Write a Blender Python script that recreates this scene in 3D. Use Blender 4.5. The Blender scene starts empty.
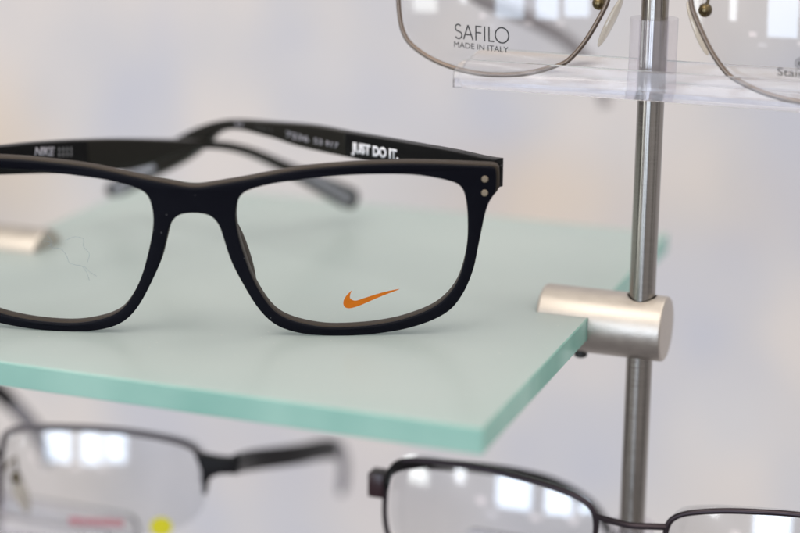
import bpy, bmesh, math, random
from mathutils import Vector, Matrix
S = 0.001                      # everything below is written in millimetres
sc = bpy.context.scene
COL = sc.collection
V = Vector
rnd = random.Random(4)

# ---- measured shapes (millimetres, in each thing's own frame) ----
FO=(-83.910,34.694,0.320)
FE=(0.94604,0.32404,0.00000)
FV=(0.03235,-0.09445,0.99500)
FN=(0.32242,-0.94132,-0.09983)
OUTER=[(-0.69,37.33),(1.07,37.33),(2.85,37.55),(6.40,38.23),(12.30,39.26),(18.18,40.51),(24.04,41.61),(29.87,42.25),(33.37,42.53),(39.20,42.93),(45.03,43.03),(50.86,43.00),(58.11,42.69),(63.75,42.25),(67.87,41.91),(70.11,41.70),(70.87,41.25),(71.15,40.50),(71.28,37.76),(71.19,35.76),(70.62,34.53),(69.68,33.06),(69.07,31.32),(68.52,29.07),(68.10,26.56),(67.49,23.09),(66.72,18.50),(66.39,16.66),(64.86,11.90),(62.68,7.82),(60.46,5.26),(56.81,3.13),(52.73,1.66),(48.65,0.65),(46.23,0.30),(42.60,-0.17),(38.97,-0.43),(33.53,-0.55),(28.10,-0.24),(24.72,0.23),(20.28,1.54),(17.07,3.68),(13.92,7.64),(10.84,13.54),(9.00,17.39),(8.05,19.99),(6.99,23.85),(6.10,27.23),(5.48,28.54),(4.58,29.78),(3.40,30.57),(1.42,31.02),(-0.94,31.11)]
APER=[(9.75,30.28),(9.94,32.04),(10.39,34.29),(11.16,35.59),(12.22,36.49),(13.64,37.12),(15.18,37.64),(18.13,38.39),(21.06,38.93),(23.99,39.32),(26.92,39.63),(29.84,39.95),(33.35,40.32),(39.19,40.61),(45.03,40.63),(50.87,40.41),(54.98,39.84),(58.15,39.10),(60.98,38.30),(62.53,37.42),(63.52,36.05),(64.12,33.77),(64.47,31.25),(64.64,28.21),(64.68,24.40),(64.49,21.09),(63.68,16.75),(62.39,12.60),(60.01,9.02),(56.78,6.26),(52.71,4.48),(48.64,3.19),(46.23,2.67),(42.61,2.08),(38.98,1.74),(32.83,1.52),(29.26,1.83),(25.61,2.55),(21.56,3.83),(18.33,5.88),(15.59,9.89),(13.27,14.64),(11.80,19.41),(10.60,23.88),(9.94,27.27)]
RIV=[(68.49,38.81),(68.49,35.37)]
SWOOSH=[(48.49,10.75),(44.95,10.14),(42.31,9.39),(39.65,8.50),(38.57,8.11),(37.73,7.96),(37.00,8.19),(36.55,8.66),(36.51,9.27),(36.68,9.97),(36.95,10.64),(36.13,9.92),(35.40,8.94),(34.98,8.06),(34.88,7.23),(35.06,6.54),(35.54,6.09),(36.26,5.94),(37.23,6.09),(38.56,6.53),(40.13,7.21),(41.82,7.99),(44.95,9.35)]
HAIRS=[[(-36.90,22.63),(-35.44,22.44),(-34.81,20.92),(-33.14,20.23),(-31.76,18.74),(-31.13,17.22),(-29.44,16.78),(-27.78,15.81),(-27.15,14.02),(-26.74,12.74)],[(-31.51,22.61),(-29.50,23.46),(-27.54,23.53),(-27.44,21.23),(-26.07,19.75),(-26.70,17.40)],[(-27.78,15.81),(-26.12,14.84),(-24.97,13.59)],[(-36.34,23.68),(-34.98,21.94),(-36.02,21.13)]]
TR=dict(H=(-19.075,62.970,43.490),D=(-0.9191,0.3941,0.0000),N=(-0.3941,-0.9191,0.0000),top=[(-1.45,43.01),(2.66,42.97),(9.09,43.12),(14.00,43.18),(25.73,42.93),(37.90,42.69),(52.36,42.35),(63.61,42.31),(75.26,41.27),(83.25,40.54),(95.59,39.35),(101.94,38.04),(108.45,35.84),(115.11,33.02),(121.94,29.42),(131.28,24.64),(140.96,18.65),(149.92,13.26),(153.98,10.74)],bot=[(-1.62,36.58),(2.50,36.51),(8.95,36.55),(13.87,36.48),(25.65,36.33),(37.87,36.23),(52.38,35.99),(63.68,35.90),(71.42,36.15),(77.32,36.76),(83.33,36.91),(89.44,37.18),(95.66,36.69),(99.90,35.52),(103.35,34.17),(106.45,31.45),(111.82,27.34),(121.38,21.78),(132.61,16.71),(142.31,11.49),(149.74,8.08),(153.15,8.42)])
TL=dict(H=(-152.467,17.280,43.490),D=(0.4172,0.9088,0.0000),N=(0.9088,-0.4172,0.0000),top=[(-3.82,44.00),(9.28,42.59),(26.10,40.54),(33.41,40.26),(40.87,39.71),(52.23,38.63),(64.29,37.20),(80.82,34.59),(89.40,33.24),(99.98,31.32),(105.38,29.75),(110.85,27.60),(116.42,24.96),(122.08,22.29),(129.78,18.59),(139.67,14.34),(146.57,11.10),(149.87,9.03)],bot=[(-4.35,37.23),(8.78,35.55),(25.66,33.56),(40.43,31.66),(55.90,29.67),(63.93,28.98),(72.19,29.09),(80.68,30.59),(84.13,31.06),(89.33,30.87),(94.59,30.16),(99.92,28.85),(105.32,27.03),(110.80,24.71),(116.36,21.83),(122.03,18.60),(129.73,13.80),(137.63,8.88),(143.29,5.48),(146.56,4.00),(149.04,4.82)])
UL=[(-52.03,76.73),(-51.80,73.74),(-51.24,70.38),(-50.42,68.17),(-49.01,66.16),(-46.18,64.06),(-42.15,62.04),(-37.36,60.61),(-32.86,59.88),(-28.93,59.53),(-25.02,59.62),(-21.15,59.90),(-17.30,60.53),(-13.50,61.60),(-10.73,62.64),(-8.61,63.64),(-7.14,64.83),(-3.88,68.70),(-1.07,73.58),(1.00,77.66),(1.67,79.49)]
LR=[(-51.01,-53.81),(-50.47,-48.61),(-49.36,-44.66),(-47.23,-42.46),(-44.05,-41.45),(-39.17,-41.01),(-33.82,-40.82),(-28.63,-40.66),(-22.79,-40.86),(-15.70,-41.60),(-8.70,-42.45),(-1.80,-43.87),(2.91,-45.43),(5.25,-47.40),(6.12,-49.94),(6.31,-53.75)]
P3=(-138.31,77.18,-59.28)
LL=[(-29.61,-80.13),(-29.19,-69.88),(-28.68,-60.65),(-28.16,-53.93),(-26.78,-49.94),(-24.08,-48.16),(-19.69,-47.36),(-11.01,-46.97),(1.92,-46.99),(10.49,-47.62),(19.02,-48.76),(24.96,-50.28),(27.77,-51.95),(29.13,-54.59),(29.91,-57.86),(29.82,-61.49)]
PLT=[(-47.5,66.6,-46.0),(-47.8,71.7,-43.6),(-43.7,77.8,-43.4),(-37.6,85.9,-46.1),(-31.6,96.0,-49.7),(-24.0,108.4,-55.1),(-17.2,120.1,-61.5),(-10.1,133.0,-71.9),(-5.5,146.6,-87.8)]
LQT=[(-108.4,84.2,-55.3),(-105.9,107.3,-62.8),(-102.0,134.3,-70.2),(-101.7,150.8,-74.7),(-103.2,167.2,-81.1),(-106.3,179.9,-90.5),(-110.1,187.9,-103.5)]
ULT=[(-51.7,85.4,91.6),(-52.8,118.5,81.3),(-51.5,148.9,69.8),(-47.7,191.2,57.8),(-44.3,222.4,46.5),(-39.4,232.5,37.2),(-36.7,233.6,29.9),(-35.0,232.9,25.5)]
LLT=[(-212.3,108.3,-47.3),(-211.7,123.1,-54.2),(-209.2,132.7,-62.5),(-202.4,136.0,-70.9),(-197.2,137.9,-78.9),(-192.5,136.8,-88.3)]
WP={'JUST':(48.07,36.84,16.71,0.0294),'N53':(62.14,37.41,3.22,-0.0141),'NI':(57.41,37.46,0.75,-0.0247),'N17':(55.73,37.32,2.79,-0.0175),'N72':(72.96,37.52,8.91,-0.0197),'N00':(84.93,37.89,6.43,-0.0116),'N22':(93.55,37.64,3.31,0.0518),'NIKE':(36.05,36.90,6.15,-0.1475),'ROWA':(43.32,37.01,4.13,-0.1137),'ROWB':(43.25,35.70,4.13,-0.1157)}
CUTR=50.52
CUTL=52.44
GRIPR=[(130.53,21.21),(149.12,10.34)]
GRIPL=[(127.44,18.50),(145.74,7.23)]
CAM_F=(-0.340666,0.900236,-0.271150)
CAM_R=(0.934634,0.355557,0.006222)
CAM_U=(-0.102011,0.251306,0.962517)
CAM_FPX=1803.788

# ---- tuned values ----
CAM_C = (108.84, -337.33, 134.91)
LENS_R0 = .062
ACR_IOR = 1.34
FSTOP = 2.9
FROST_A = (.52, .585, .58); FROST_B = (.60, .65, .635); FROST_T = (.84, .93, .91)
EDGE_A = (.25, .47, .43); EDGE_B = (.38, .60, .55)
WALL_Y = 620
WALL_BLUE = (.53, .535, .595); WALL_MID = (.59, .575, .59); WALL_PINK = (.665, .62, .60)
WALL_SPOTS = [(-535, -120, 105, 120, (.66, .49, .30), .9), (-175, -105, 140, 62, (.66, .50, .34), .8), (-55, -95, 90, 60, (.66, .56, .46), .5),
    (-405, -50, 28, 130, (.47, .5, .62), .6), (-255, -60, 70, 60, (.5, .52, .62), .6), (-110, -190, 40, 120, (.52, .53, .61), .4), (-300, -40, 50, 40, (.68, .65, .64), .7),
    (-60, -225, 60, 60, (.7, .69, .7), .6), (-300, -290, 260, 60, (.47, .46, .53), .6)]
WORLD_S = .9
ROOM = [(0., (.2, .19, .2)), (1., (.95, .88, .8)), (.38, (.3, .28, .28)), (.5, (.5, .49, .5)), (.62, (.85, .82, .8))]
# name, azimuth, elevation, distance, width, height, power, colour
LAMPS = [('window_pane', -165, 2, 2.6, .42, 1.25, 7, (.7, .83, 1)), ('window_pane', -177, 2, 2.6, .32, 1.25, 5.5, (.7, .83, 1)), ('window_pane', 174, 2.5, 2.6, .34, 1.2, 5.5, (.7, .83, 1)),
         ('window_pane', -136, 2, 2.7, .46, 1.2, 5.5, (.95, 1, .98)), ('window_pane', -150, 4, 2.7, .1, 1.1, 1.5, (.9, .95, 1)),
         ('added_glint_light', -156, -11, 2.6, .09, .05, .04, (1, .85, .88)), ('added_glint_light', -159, -14, 2.6, .12, .02, .02, (.9, .9, 1)), ('added_glint_light', -171, -13, 2.6, .12, .05, .04, (1, .9, .9)),  # small lights are added, only to break up the lens reflections with specks
         ('added_glint_light', 179, -12.6, 2.6, .1, .08, .04, (1, .92, .92)), 
         ('ceiling_lamp', -150, 58, 2.0, 1.6, 1.1, 15, (1, .94, .86)), ('ceiling_lamp', 60, 68, 2.0, 1.5, 1.2, 10, (1, .94, .86))]
EXPOSURE = .34
CLIPR = -.4
FO, FE, FV, FN, P3 = V(FO), V(FE), V(FV), V(FN), V(P3)

# ------------------------------------------------------------------ materials
def new_mat(name):
    m = bpy.data.materials.new(name); m.use_nodes = True
    nt = m.node_tree; nt.nodes.clear()
    out = nt.nodes.new('ShaderNodeOutputMaterial')
    return m, nt, out

def N(nt, kind, **kw):
    n = nt.nodes.new(kind)
    for k, v in kw.items():
        if k in n.inputs.keys(): n.inputs[k].default_value = v
        else: setattr(n, k, v)
    return n

def principled(name, col, rough=.5, metal=0., spec=.5, noise=None, bump=None, aniso=0, coat=0, rvar=0.08):
    m, nt, out = new_mat(name)
    b = N(nt, 'ShaderNodeBsdfPrincipled')
    b.inputs['Base Color'].default_value = (*col, 1); b.inputs['Roughness'].default_value = rough
    b.inputs['Metallic'].default_value = metal; b.inputs['Specular IOR Level'].default_value = spec
    b.inputs['Anisotropic'].default_value = aniso; b.inputs['Coat Weight'].default_value = coat
    tc = N(nt, 'ShaderNodeTexCoord')
    sc_, amt = noise or (350, .12)
    no = N(nt, 'ShaderNodeTexNoise'); no.inputs['Scale'].default_value = sc_; no.inputs['Detail'].default_value = 5
    nt.links.new(tc.outputs['Object'], no.inputs['Vector'])
    mx = N(nt, 'ShaderNodeMix', data_type='RGBA', blend_type='MIX')
    mx.inputs['A'].default_value = (*[c*(1-amt) for c in col], 1); mx.inputs['B'].default_value = (*[min(1, c*(1+amt)) for c in col], 1)
    nt.links.new(no.outputs['Fac'], mx.inputs['Factor']); nt.links.new(mx.outputs['Result'], b.inputs['Base Color'])
    mr = N(nt, 'ShaderNodeMapRange'); mr.inputs['To Min'].default_value = max(0, rough-rvar); mr.inputs['To Max'].default_value = rough+rvar
    nt.links.new(no.outputs['Fac'], mr.inputs['Value']); nt.links.new(mr.outputs['Result'], b.inputs['Roughness'])
    if bump:
        n2 = N(nt, 'ShaderNodeTexNoise'); n2.inputs['Scale'].default_value = bump[0]; n2.inputs['Detail'].default_value = 3
        mp = N(nt, 'ShaderNodeMapping'); mp.inputs['Scale'].default_value = bump[2] if len(bump) > 2 else (1, 1, 1)
        nt.links.new(tc.outputs['Object'], mp.inputs['Vector']); nt.links.new(mp.outputs['Vector'], n2.inputs['Vector'])
        bp = N(nt, 'ShaderNodeBump'); bp.inputs['Strength'].default_value = bump[1]; bp.inputs['Distance'].default_value = .0001
        nt.links.new(n2.outputs['Fac'], bp.inputs['Height']); nt.links.new(bp.outputs['Normal'], b.inputs['Normal'])
    nt.links.new(b.outputs['BSDF'], out.inputs['Surface'])
    return m

def thin_clear(name, tint=(1, 1, 1), r0=.045, rough=0., haze=None):
    """clear plastic sheet: light passes straight through, the surface mirrors more at grazing angles"""
    m, nt, out = new_mat(name)
    tr = N(nt, 'ShaderNodeBsdfTransparent'); tr.inputs['Color'].default_value = (*tint, 1)
    gl = N(nt, 'ShaderNodeBsdfGlossy'); gl.inputs['Roughness'].default_value = rough
    lw = N(nt, 'ShaderNodeLayerWeight'); lw.inputs['Blend'].default_value = .5
    pw = N(nt, 'ShaderNodeMath', operation='POWER'); pw.inputs[1].default_value = 5
    ma = N(nt, 'ShaderNodeMath', operation='MULTIPLY_ADD'); ma.inputs[1].default_value = 1-r0; ma.inputs[2].default_value = r0
    nt.links.new(lw.outputs['Facing'], pw.inputs[0]); nt.links.new(pw.outputs[0], ma.inputs[0])
    ms = N(nt, 'ShaderNodeMixShader'); nt.links.new(ma.outputs[0], ms.inputs[0])
    src = tr
    if haze:
        df = N(nt, 'ShaderNodeBsdfDiffuse'); df.inputs['Color'].default_value = (*haze[1], 1)
        mh = N(nt, 'ShaderNodeMixShader'); mh.inputs[0].default_value = haze[0]
        nt.links.new(tr.outputs[0], mh.inputs[1]); nt.links.new(df.outputs[0], mh.inputs[2]); src = mh
    nt.links.new(src.outputs[0], ms.inputs[1]); nt.links.new(gl.outputs[0], ms.inputs[2])
    nt.links.new(ms.outputs[0], out.inputs['Surface'])
    return m

M = {}
M['navy'] = principled('matte_navy_acetate', (.0022, .0024, .0056), .46, spec=.09, bump=(2500, .15))
def add_lint(m, amt=.1):
    nt = m.node_tree; b = next(n for n in nt.nodes if n.type == 'BSDF_PRINCIPLED'); src = b.inputs['Base Color'].links[0].from_socket
    tc = N(nt, 'ShaderNodeTexCoord'); vo = N(nt, 'ShaderNodeTexVoronoi'); vo.inputs['Scale'].default_value = 600; nt.links.new(tc.outputs['Object'], vo.inputs['Vector'])
    lt = N(nt, 'ShaderNodeMath', operation='LESS_THAN'); lt.inputs[1].default_value = .09; nt.links.new(vo.outputs['Distance'], lt.inputs[0])
    sp = N(nt, 'ShaderNodeSeparateColor'); nt.links.new(vo.outputs['Color'], sp.inputs[0])
    gt = N(nt, 'ShaderNodeMath', operation='GREATER_THAN'); gt.inputs[1].default_value = .85; nt.links.new(sp.outputs[0], gt.inputs[0])
    mu = N(nt, 'ShaderNodeMath', operation='MULTIPLY'); nt.links.new(lt.outputs[0], mu.inputs[0]); nt.links.new(gt.outputs[0], mu.inputs[1])
    mx = N(nt, 'ShaderNodeMix', data_type='RGBA'); mx.inputs['B'].default_value = (amt, amt, amt*1.05, 1)
    nt.links.new(mu.outputs[0], mx.inputs['Factor']); nt.links.new(src, mx.inputs['A']); nt.links.new(mx.outputs['Result'], b.inputs['Base Color'])
add_lint(M['navy'])
M['brown'] = principled('taupe_acetate_layer', (.044, .034, .026), .45, spec=.18, bump=(2500, .2))
M['black'] = principled('gloss_black_acetate', (.003, .003, .0035), .35, spec=.16)
M['olive'] = principled('smoky_olive_acetate', (.011, .01, .008), .36, spec=.2)
M['rivet'] = principled('aged_brass_rivet', (.26, .21, .155), .5, metal=.5)
M['swoosh'] = principled('orange_print', (.52, .135, .005), .5, spec=.2)
M['white'] = principled('white_print', (.8, .8, .85), .5)
M['greyprint'] = principled('grey_print', (.36, .35, .4), .5)
M['grip'] = principled('pale_grey_grip', (.33, .34, .38), .5)
M['midgrey'] = principled('worn_grey_print', (.16, .16, .17), .5)
M['darkprint'] = principled('dark_print', (.015, .014, .016), .5)
M['midprint'] = principled('dark_grey_print', (.02, .019, .02), .5)
M['redprint'] = principled('red_print', (.5, .05, .09), .5)
M['sticker'] = principled('yellow_sticker', (.8, .72, .02), .5)
M['hair'] = principled('dust_fibre', (.2, .26, .32), .6)
M['bronze'] = principled('brown_bronze_wire', (.2, .155, .125), .32, metal=.85)
M['goldtone'] = principled('dark_gold_metal', (.15, .115, .06), .28, metal=1)
M['plum'] = principled('dark_plum_metal', (.04, .03, .036), .34, metal=.75)
M['maroon'] = principled('dark_maroon_acetate', (.032, .012, .016), .3)
M['gunmetal'] = principled('black_metal', (.007, .006, .007), .45, spec=.2)
M['greymetal'] = principled('grey_metal_arm', (.3, .28, .29), .4, metal=.6)
M['rimgrey'] = principled('grey_brown_metal_rim', (.09, .075, .08), .35, metal=.5)
M['greytip'] = thin_clear('smoky_plastic_arm_end', (.62, .62, .66), .05, .2, (.3, (.16, .16, .18)))
M['screw'] = principled('black_screw', (.02, .02, .02), .5)
M['lens'] = thin_clear('demo_lens', (.985, .99, .99), .003)
M['lens_coat'] = thin_clear('demo_lens_mirror_sheen', (.985, .985, .985), LENS_R0, .025)
M['lens_low'] = thin_clear('demo_lens_blue_sheen', (.98, .985, .99), .13, .05)
M['silicone'] = thin_clear('soft_clear_silicone', (.93, .9, .85), .06, .15, (.3, (.8, .74, .62)))
M['satin'] = principled('satin_nickel', (.55, .505, .455), .42, metal=1., bump=(1800, .3))

def rod_mat():
    m, nt, out = new_mat('brushed_stainless_rod')
    b = N(nt, 'ShaderNodeBsdfPrincipled'); b.inputs['Metallic'].default_value = 1; b.inputs['Roughness'].default_value = .2
    b.inputs['Anisotropic'].default_value = .85; b.inputs['Anisotropic Rotation'].default_value = .25
    tg = N(nt, 'ShaderNodeTangent', direction_type='RADIAL', axis='Z'); nt.links.new(tg.outputs[0], b.inputs['Tangent'])
    b.inputs['Base Color'].default_value = (.34, .32, .295, 1)
    tc = N(nt, 'ShaderNodeTexCoord'); mp = N(nt, 'ShaderNodeMapping'); mp.inputs['Scale'].default_value = (.001, .001, 1)
    no = N(nt, 'ShaderNodeTexNoise'); no.inputs['Scale'].default_value = 2200; no.inputs['Detail'].default_value = 2
    nt.links.new(tc.outputs['Object'], mp.inputs['Vector']); nt.links.new(mp.outputs['Vector'], no.inputs['Vector'])
    mr = N(nt, 'ShaderNodeMapRange'); mr.inputs['From Min'].default_value = .3; mr.inputs['From Max'].default_value = .7
    mr.inputs['To Min'].default_value = .17; mr.inputs['To Max'].default_value = .27
    nt.links.new(no.outputs['Fac'], mr.inputs['Value']); nt.links.new(mr.outputs['Result'], b.inputs['Roughness'])
    bp = N(nt, 'ShaderNodeBump'); bp.inputs['Strength'].default_value = .16; bp.inputs['Distance'].default_value = .00006
    nt.links.new(no.outputs['Fac'], bp.inputs['Height']); nt.links.new(bp.outputs['Normal'], b.inputs['Normal'])
    nt.links.new(b.outputs[0], out.inputs['Surface']); return m
M['rod'] = rod_mat()

def acrylic():
    m, nt, out = new_mat('clear_acrylic')
    b = N(nt, 'ShaderNodeBsdfPrincipled'); b.inputs['Transmission Weight'].default_value = 1
    b.inputs['Roughness'].default_value = .03; b.inputs['IOR'].default_value = ACR_IOR
    b.inputs['Base Color'].default_value = (.985, .98, .995, 1)
    df = N(nt, 'ShaderNodeBsdfDiffuse'); df.inputs['Color'].default_value = (.93, .915, .96, 1)
    tc = N(nt, 'ShaderNodeTexCoord')
    no = N(nt, 'ShaderNodeTexNoise'); no.inputs['Scale'].default_value = 160; no.inputs['Detail'].default_value = 6
    mp = N(nt, 'ShaderNodeMapping'); mp.inputs['Scale'].default_value = (.25, 1, 1)
    nt.links.new(tc.outputs['Object'], mp.inputs['Vector']); nt.links.new(mp.outputs['Vector'], no.inputs['Vector'])
    bp = N(nt, 'ShaderNodeBump'); bp.inputs['Strength'].default_value = .05; bp.inputs['Distance'].default_value = .0001
    nt.links.new(no.outputs['Fac'], bp.inputs['Height']); nt.links.new(bp.outputs['Normal'], b.inputs['Normal'])
    mr = N(nt, 'ShaderNodeMapRange'); mr.inputs['To Min'].default_value = .02; mr.inputs['To Max'].default_value = .1
    nt.links.new(no.outputs['Fac'], mr.inputs['Value'])
    ms = N(nt, 'ShaderNodeMixShader'); nt.links.new(mr.outputs['Result'], ms.inputs[0])
    nt.links.new(b.outputs[0], ms.inputs[1]); nt.links.new(df.outputs[0], ms.inputs[2])
    nt.links.new(ms.outputs[0], out.inputs['Surface']); return m
M['acrylic'] = acrylic()
M['sleeve'] = thin_clear('clear_sleeve_plastic', (.97, .96, .98), .06, .02, (.08, (.85, .82, .86)))

def frosted():
    m, nt, out = new_mat('frosted_glass_face')
    b = N(nt, 'ShaderNodeBsdfPrincipled'); b.inputs['Roughness'].default_value = .28; b.inputs['Specular IOR Level'].default_value = .5
    tl = N(nt, 'ShaderNodeBsdfTranslucent'); tl.inputs['Color'].default_value = (*FROST_T, 1)
    tc = N(nt, 'ShaderNodeTexCoord')
    no = N(nt, 'ShaderNodeTexNoise'); no.inputs['Scale'].default_value = 26; no.inputs['Detail'].default_value = 3
    nt.links.new(tc.outputs['Object'], no.inputs['Vector'])
    mx = N(nt, 'ShaderNodeMix', data_type='RGBA'); mx.inputs['A'].default_value = (*FROST_A, 1); mx.inputs['B'].default_value = (*FROST_B, 1)
    nt.links.new(no.outputs['Fac'], mx.inputs['Factor'])
    # tiny pale dust specks
    vo = N(nt, 'ShaderNodeTexVoronoi'); vo.inputs['Scale'].default_value = 420
    nt.links.new(tc.outputs['Object'], vo.inputs['Vector'])
    lt = N(nt, 'ShaderNodeMath', operation='LESS_THAN'); lt.inputs[1].default_value = .1
    nt.links.new(vo.outputs['Distance'], lt.inputs[0])
    wn = N(nt, 'ShaderNodeSeparateColor'); nt.links.new(vo.outputs['Color'], wn.inputs[0])
    gt = N(nt, 'ShaderNodeMath', operation='GREATER_THAN'); gt.inputs[1].default_value = .72; nt.links.new(wn.outputs[0], gt.inputs[0])
    mu = N(nt, 'ShaderNodeMath', operation='MULTIPLY'); nt.links.new(lt.outputs[0], mu.inputs[0]); nt.links.new(gt.outputs[0], mu.inputs[1])
    m2 = N(nt, 'ShaderNodeMix', data_type='RGBA'); m2.inputs['B'].default_value = (.8, .8, .76, 1)
    nt.links.new(mu.outputs[0], m2.inputs['Factor']); nt.links.new(mx.outputs['Result'], m2.inputs['A'])
    nt.links.new(m2.outputs['Result'], b.inputs['Base Color'])
    ms = N(nt, 'ShaderNodeMixShader'); ms.inputs[0].default_value = .42
    nt.links.new(b.outputs[0], ms.inputs[1]); nt.links.new(tl.outputs[0], ms.inputs[2])
    nt.links.new(ms.outputs[0], out.inputs['Surface']); return m
M['frost'] = frosted()

def edge_mat():
    m, nt, out = new_mat('green_glass_edge')
    b = N(nt, 'ShaderNodeBsdfPrincipled'); b.inputs['Roughness'].default_value = .12; b.inputs['Specular IOR Level'].default_value = .6
    tc = N(nt, 'ShaderNodeTexCoord'); no = N(nt, 'ShaderNodeTexNoise'); no.inputs['Scale'].default_value = 42; no.inputs['Detail'].default_value = 3
    mp = N(nt, 'ShaderNodeMapping'); mp.inputs['Scale'].default_value = (.6, 1.4, .4)
    nt.links.new(tc.outputs['Object'], mp.inputs['Vector']); nt.links.new(mp.outputs['Vector'], no.inputs['Vector'])
    mx = N(nt, 'ShaderNodeMix', data_type='RGBA'); mx.inputs['A'].default_value = (*EDGE_A, 1); mx.inputs['B'].default_value = (*EDGE_B, 1)  # bands of two greens, painted to suggest reflections inside the glass edge
    er = N(nt, 'ShaderNodeMapRange'); er.inputs['From Min'].default_value = .38; er.inputs['From Max'].default_value = .62
    nt.links.new(no.outputs['Fac'], er.inputs['Value']); nt.links.new(er.outputs[0], mx.inputs['Factor']); nt.links.new(mx.outputs['Result'], b.inputs['Base Color'])
    tr = N(nt, 'ShaderNodeBsdfTranslucent'); tr.inputs['Color'].default_value = (.45, .8, .7, 1)
    ms = N(nt, 'ShaderNodeMixShader'); ms.inputs[0].default_value = .35
    nt.links.new(b.outputs[0], ms.inputs[1]); nt.links.new(tr.outputs[0], ms.inputs[2])
    nt.links.new(ms.outputs[0], out.inputs['Surface']); return m
M['edge'] = edge_mat()

def wall_mat():
    m, nt, out = new_mat('mottled_pale_wall')
    b = N(nt, 'ShaderNodeBsdfPrincipled'); b.inputs['Roughness'].default_value = .75
    tc = N(nt, 'ShaderNodeTexCoord')
    mp = N(nt, 'ShaderNodeMapping'); mp.inputs['Scale'].default_value = (1.1, 1, .85)
    nt.links.new(tc.outputs['Object'], mp.inputs['Vector'])
    no = N(nt, 'ShaderNodeTexNoise'); no.inputs['Scale'].default_value = 8; no.inputs['Detail'].default_value = 3.
    nt.links.new(mp.outputs['Vector'], no.inputs['Vector'])
    cr = N(nt, 'ShaderNodeValToRGB'); e = cr.color_ramp.elements
    e[0].position = .38; e[0].color = (*WALL_BLUE, 1); e[1].position = .58; e[1].color = (*WALL_PINK, 1)
    x = cr.color_ramp.elements.new(.48); x.color = (*WALL_MID, 1)
    nt.links.new(no.outputs['Fac'], cr.inputs[0])
    last = cr.outputs[0]
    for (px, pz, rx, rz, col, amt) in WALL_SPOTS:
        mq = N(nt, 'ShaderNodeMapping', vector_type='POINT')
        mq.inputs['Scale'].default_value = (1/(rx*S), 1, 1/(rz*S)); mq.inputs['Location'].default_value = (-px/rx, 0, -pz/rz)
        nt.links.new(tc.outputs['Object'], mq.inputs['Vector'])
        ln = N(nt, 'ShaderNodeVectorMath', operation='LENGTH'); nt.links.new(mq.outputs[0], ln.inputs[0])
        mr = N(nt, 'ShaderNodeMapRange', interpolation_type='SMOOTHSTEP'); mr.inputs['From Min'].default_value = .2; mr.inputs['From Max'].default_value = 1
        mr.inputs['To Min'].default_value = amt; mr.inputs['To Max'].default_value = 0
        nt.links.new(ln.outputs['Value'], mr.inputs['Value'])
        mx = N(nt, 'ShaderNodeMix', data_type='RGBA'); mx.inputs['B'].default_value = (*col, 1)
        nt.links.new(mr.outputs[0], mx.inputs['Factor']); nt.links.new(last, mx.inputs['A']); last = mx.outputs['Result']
    nt.links.new(last, b.inputs['Base Color']); nt.links.new(b.outputs[0], out.inputs['Surface']); return m

# ------------------------------------------------------------------ helpers
def empty(name, loc, label, cat, group=None):
    o = bpy.data.objects.new(name, None); COL.objects.link(o); o.location = V(loc)*S; o.empty_display_size = .01
    o['label'] = label; o['category'] = cat
    if group: o['group'] = group
    o['_w'] = list(loc)
    return o

WORLD = {}
def link(name, me, mats, parent=None, label=None, smooth=True, sharp=32):
    """mesh is given in world millimetres"""
    base = WORLD.get(parent.name, V((0, 0, 0))) if parent else V((0, 0, 0))
    for v in me.vertices: v.co = (v.co - base)*S
    for m in (mats if isinstance(mats, (list, tuple)) else [mats]): me.materials.append(m)
    o = bpy.data.objects.new(name, me); COL.objects.link(o); o.parent = parent
    WORLD[o.name] = base
    if label: o['label'] = label
    if smooth:
        for p in me.polygons: p.use_smooth = True
        if sharp: me.set_sharp_from_angle(angle=math.radians(sharp))
    me.update()
    return o

def thing(name, loc, label, cat, group=None):
    o = empty(name, loc, label, cat, group); del o['_w']; WORLD[o.name] = V(loc); return o

def me_from(verts, faces, name='m', idx=None):
    me = bpy.data.meshes.new(name); me.from_pydata([tuple(v) for v in verts], [], faces)
    bm = bmesh.new(); bm.from_mesh(me); bmesh.ops.recalc_face_normals(bm, faces=bm.faces); bm.to_mesh(me); bm.free()
    return me

def join(parts):
    """[(verts, faces)] -> one list"""
    vs, fs = [], []
    for v, f in parts:
        k = len(vs); vs += list(v); fs += [tuple(i+k for i in q) for q in f]
    return vs, fs

def catmull(pts, n=4, closed=False):
    P = [V(p) for p in pts]; L = len(P); out = []
    rng = range(L) if closed else range(L-1)
    for i in rng:
        if closed: a, b, c, d = P[i-1], P[i], P[(i+1) % L], P[(i+2) % L]
        else: a, b, c, d = P[max(i-1, 0)], P[i], P[i+1], P[min(i+2, L-1)]
        t0 = 0; t1 = max((b-a).length, 1e-6)**.5; t2 = t1+max((c-b).length, 1e-6)**.5; t3 = t2+max((d-c).length, 1e-6)**.5
        if (b-a).length < 1e-6: a = b-(c-b); t1 = t2-t1 if False else t1; t1 = (b-a).length**.5; t2 = t1+(c-b).length**.5; t3 = t2+max((d-c).length, 1e-6)**.5
        if (d-c).length < 1e-6: d = c+(c-b); t3 = t2+(d-c).length**.5
        for k in range(n):
            t = t1+(t2-t1)*k/n
            A1 = a*((t1-t)/(t1-t0))+b*((t-t0)/(t1-t0)); A2 = b*((t2-t)/(t2-t1))+c*((t-t1)/(t2-t1)); A3 = c*((t3-t)/(t3-t2))+d*((t-t2)/(t3-t2))
            B1 = A1*((t2-t)/(t2-t0))+A2*((t-t0)/(t2-t0)); B2 = A2*((t3-t)/(t3-t1))+A3*((t-t1)/(t3-t1))
            out.append(B1*((t2-t)/(t2-t1))+B2*((t-t1)/(t2-t1)))
    if not closed: out.append(P[-1])
    return out

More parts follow.
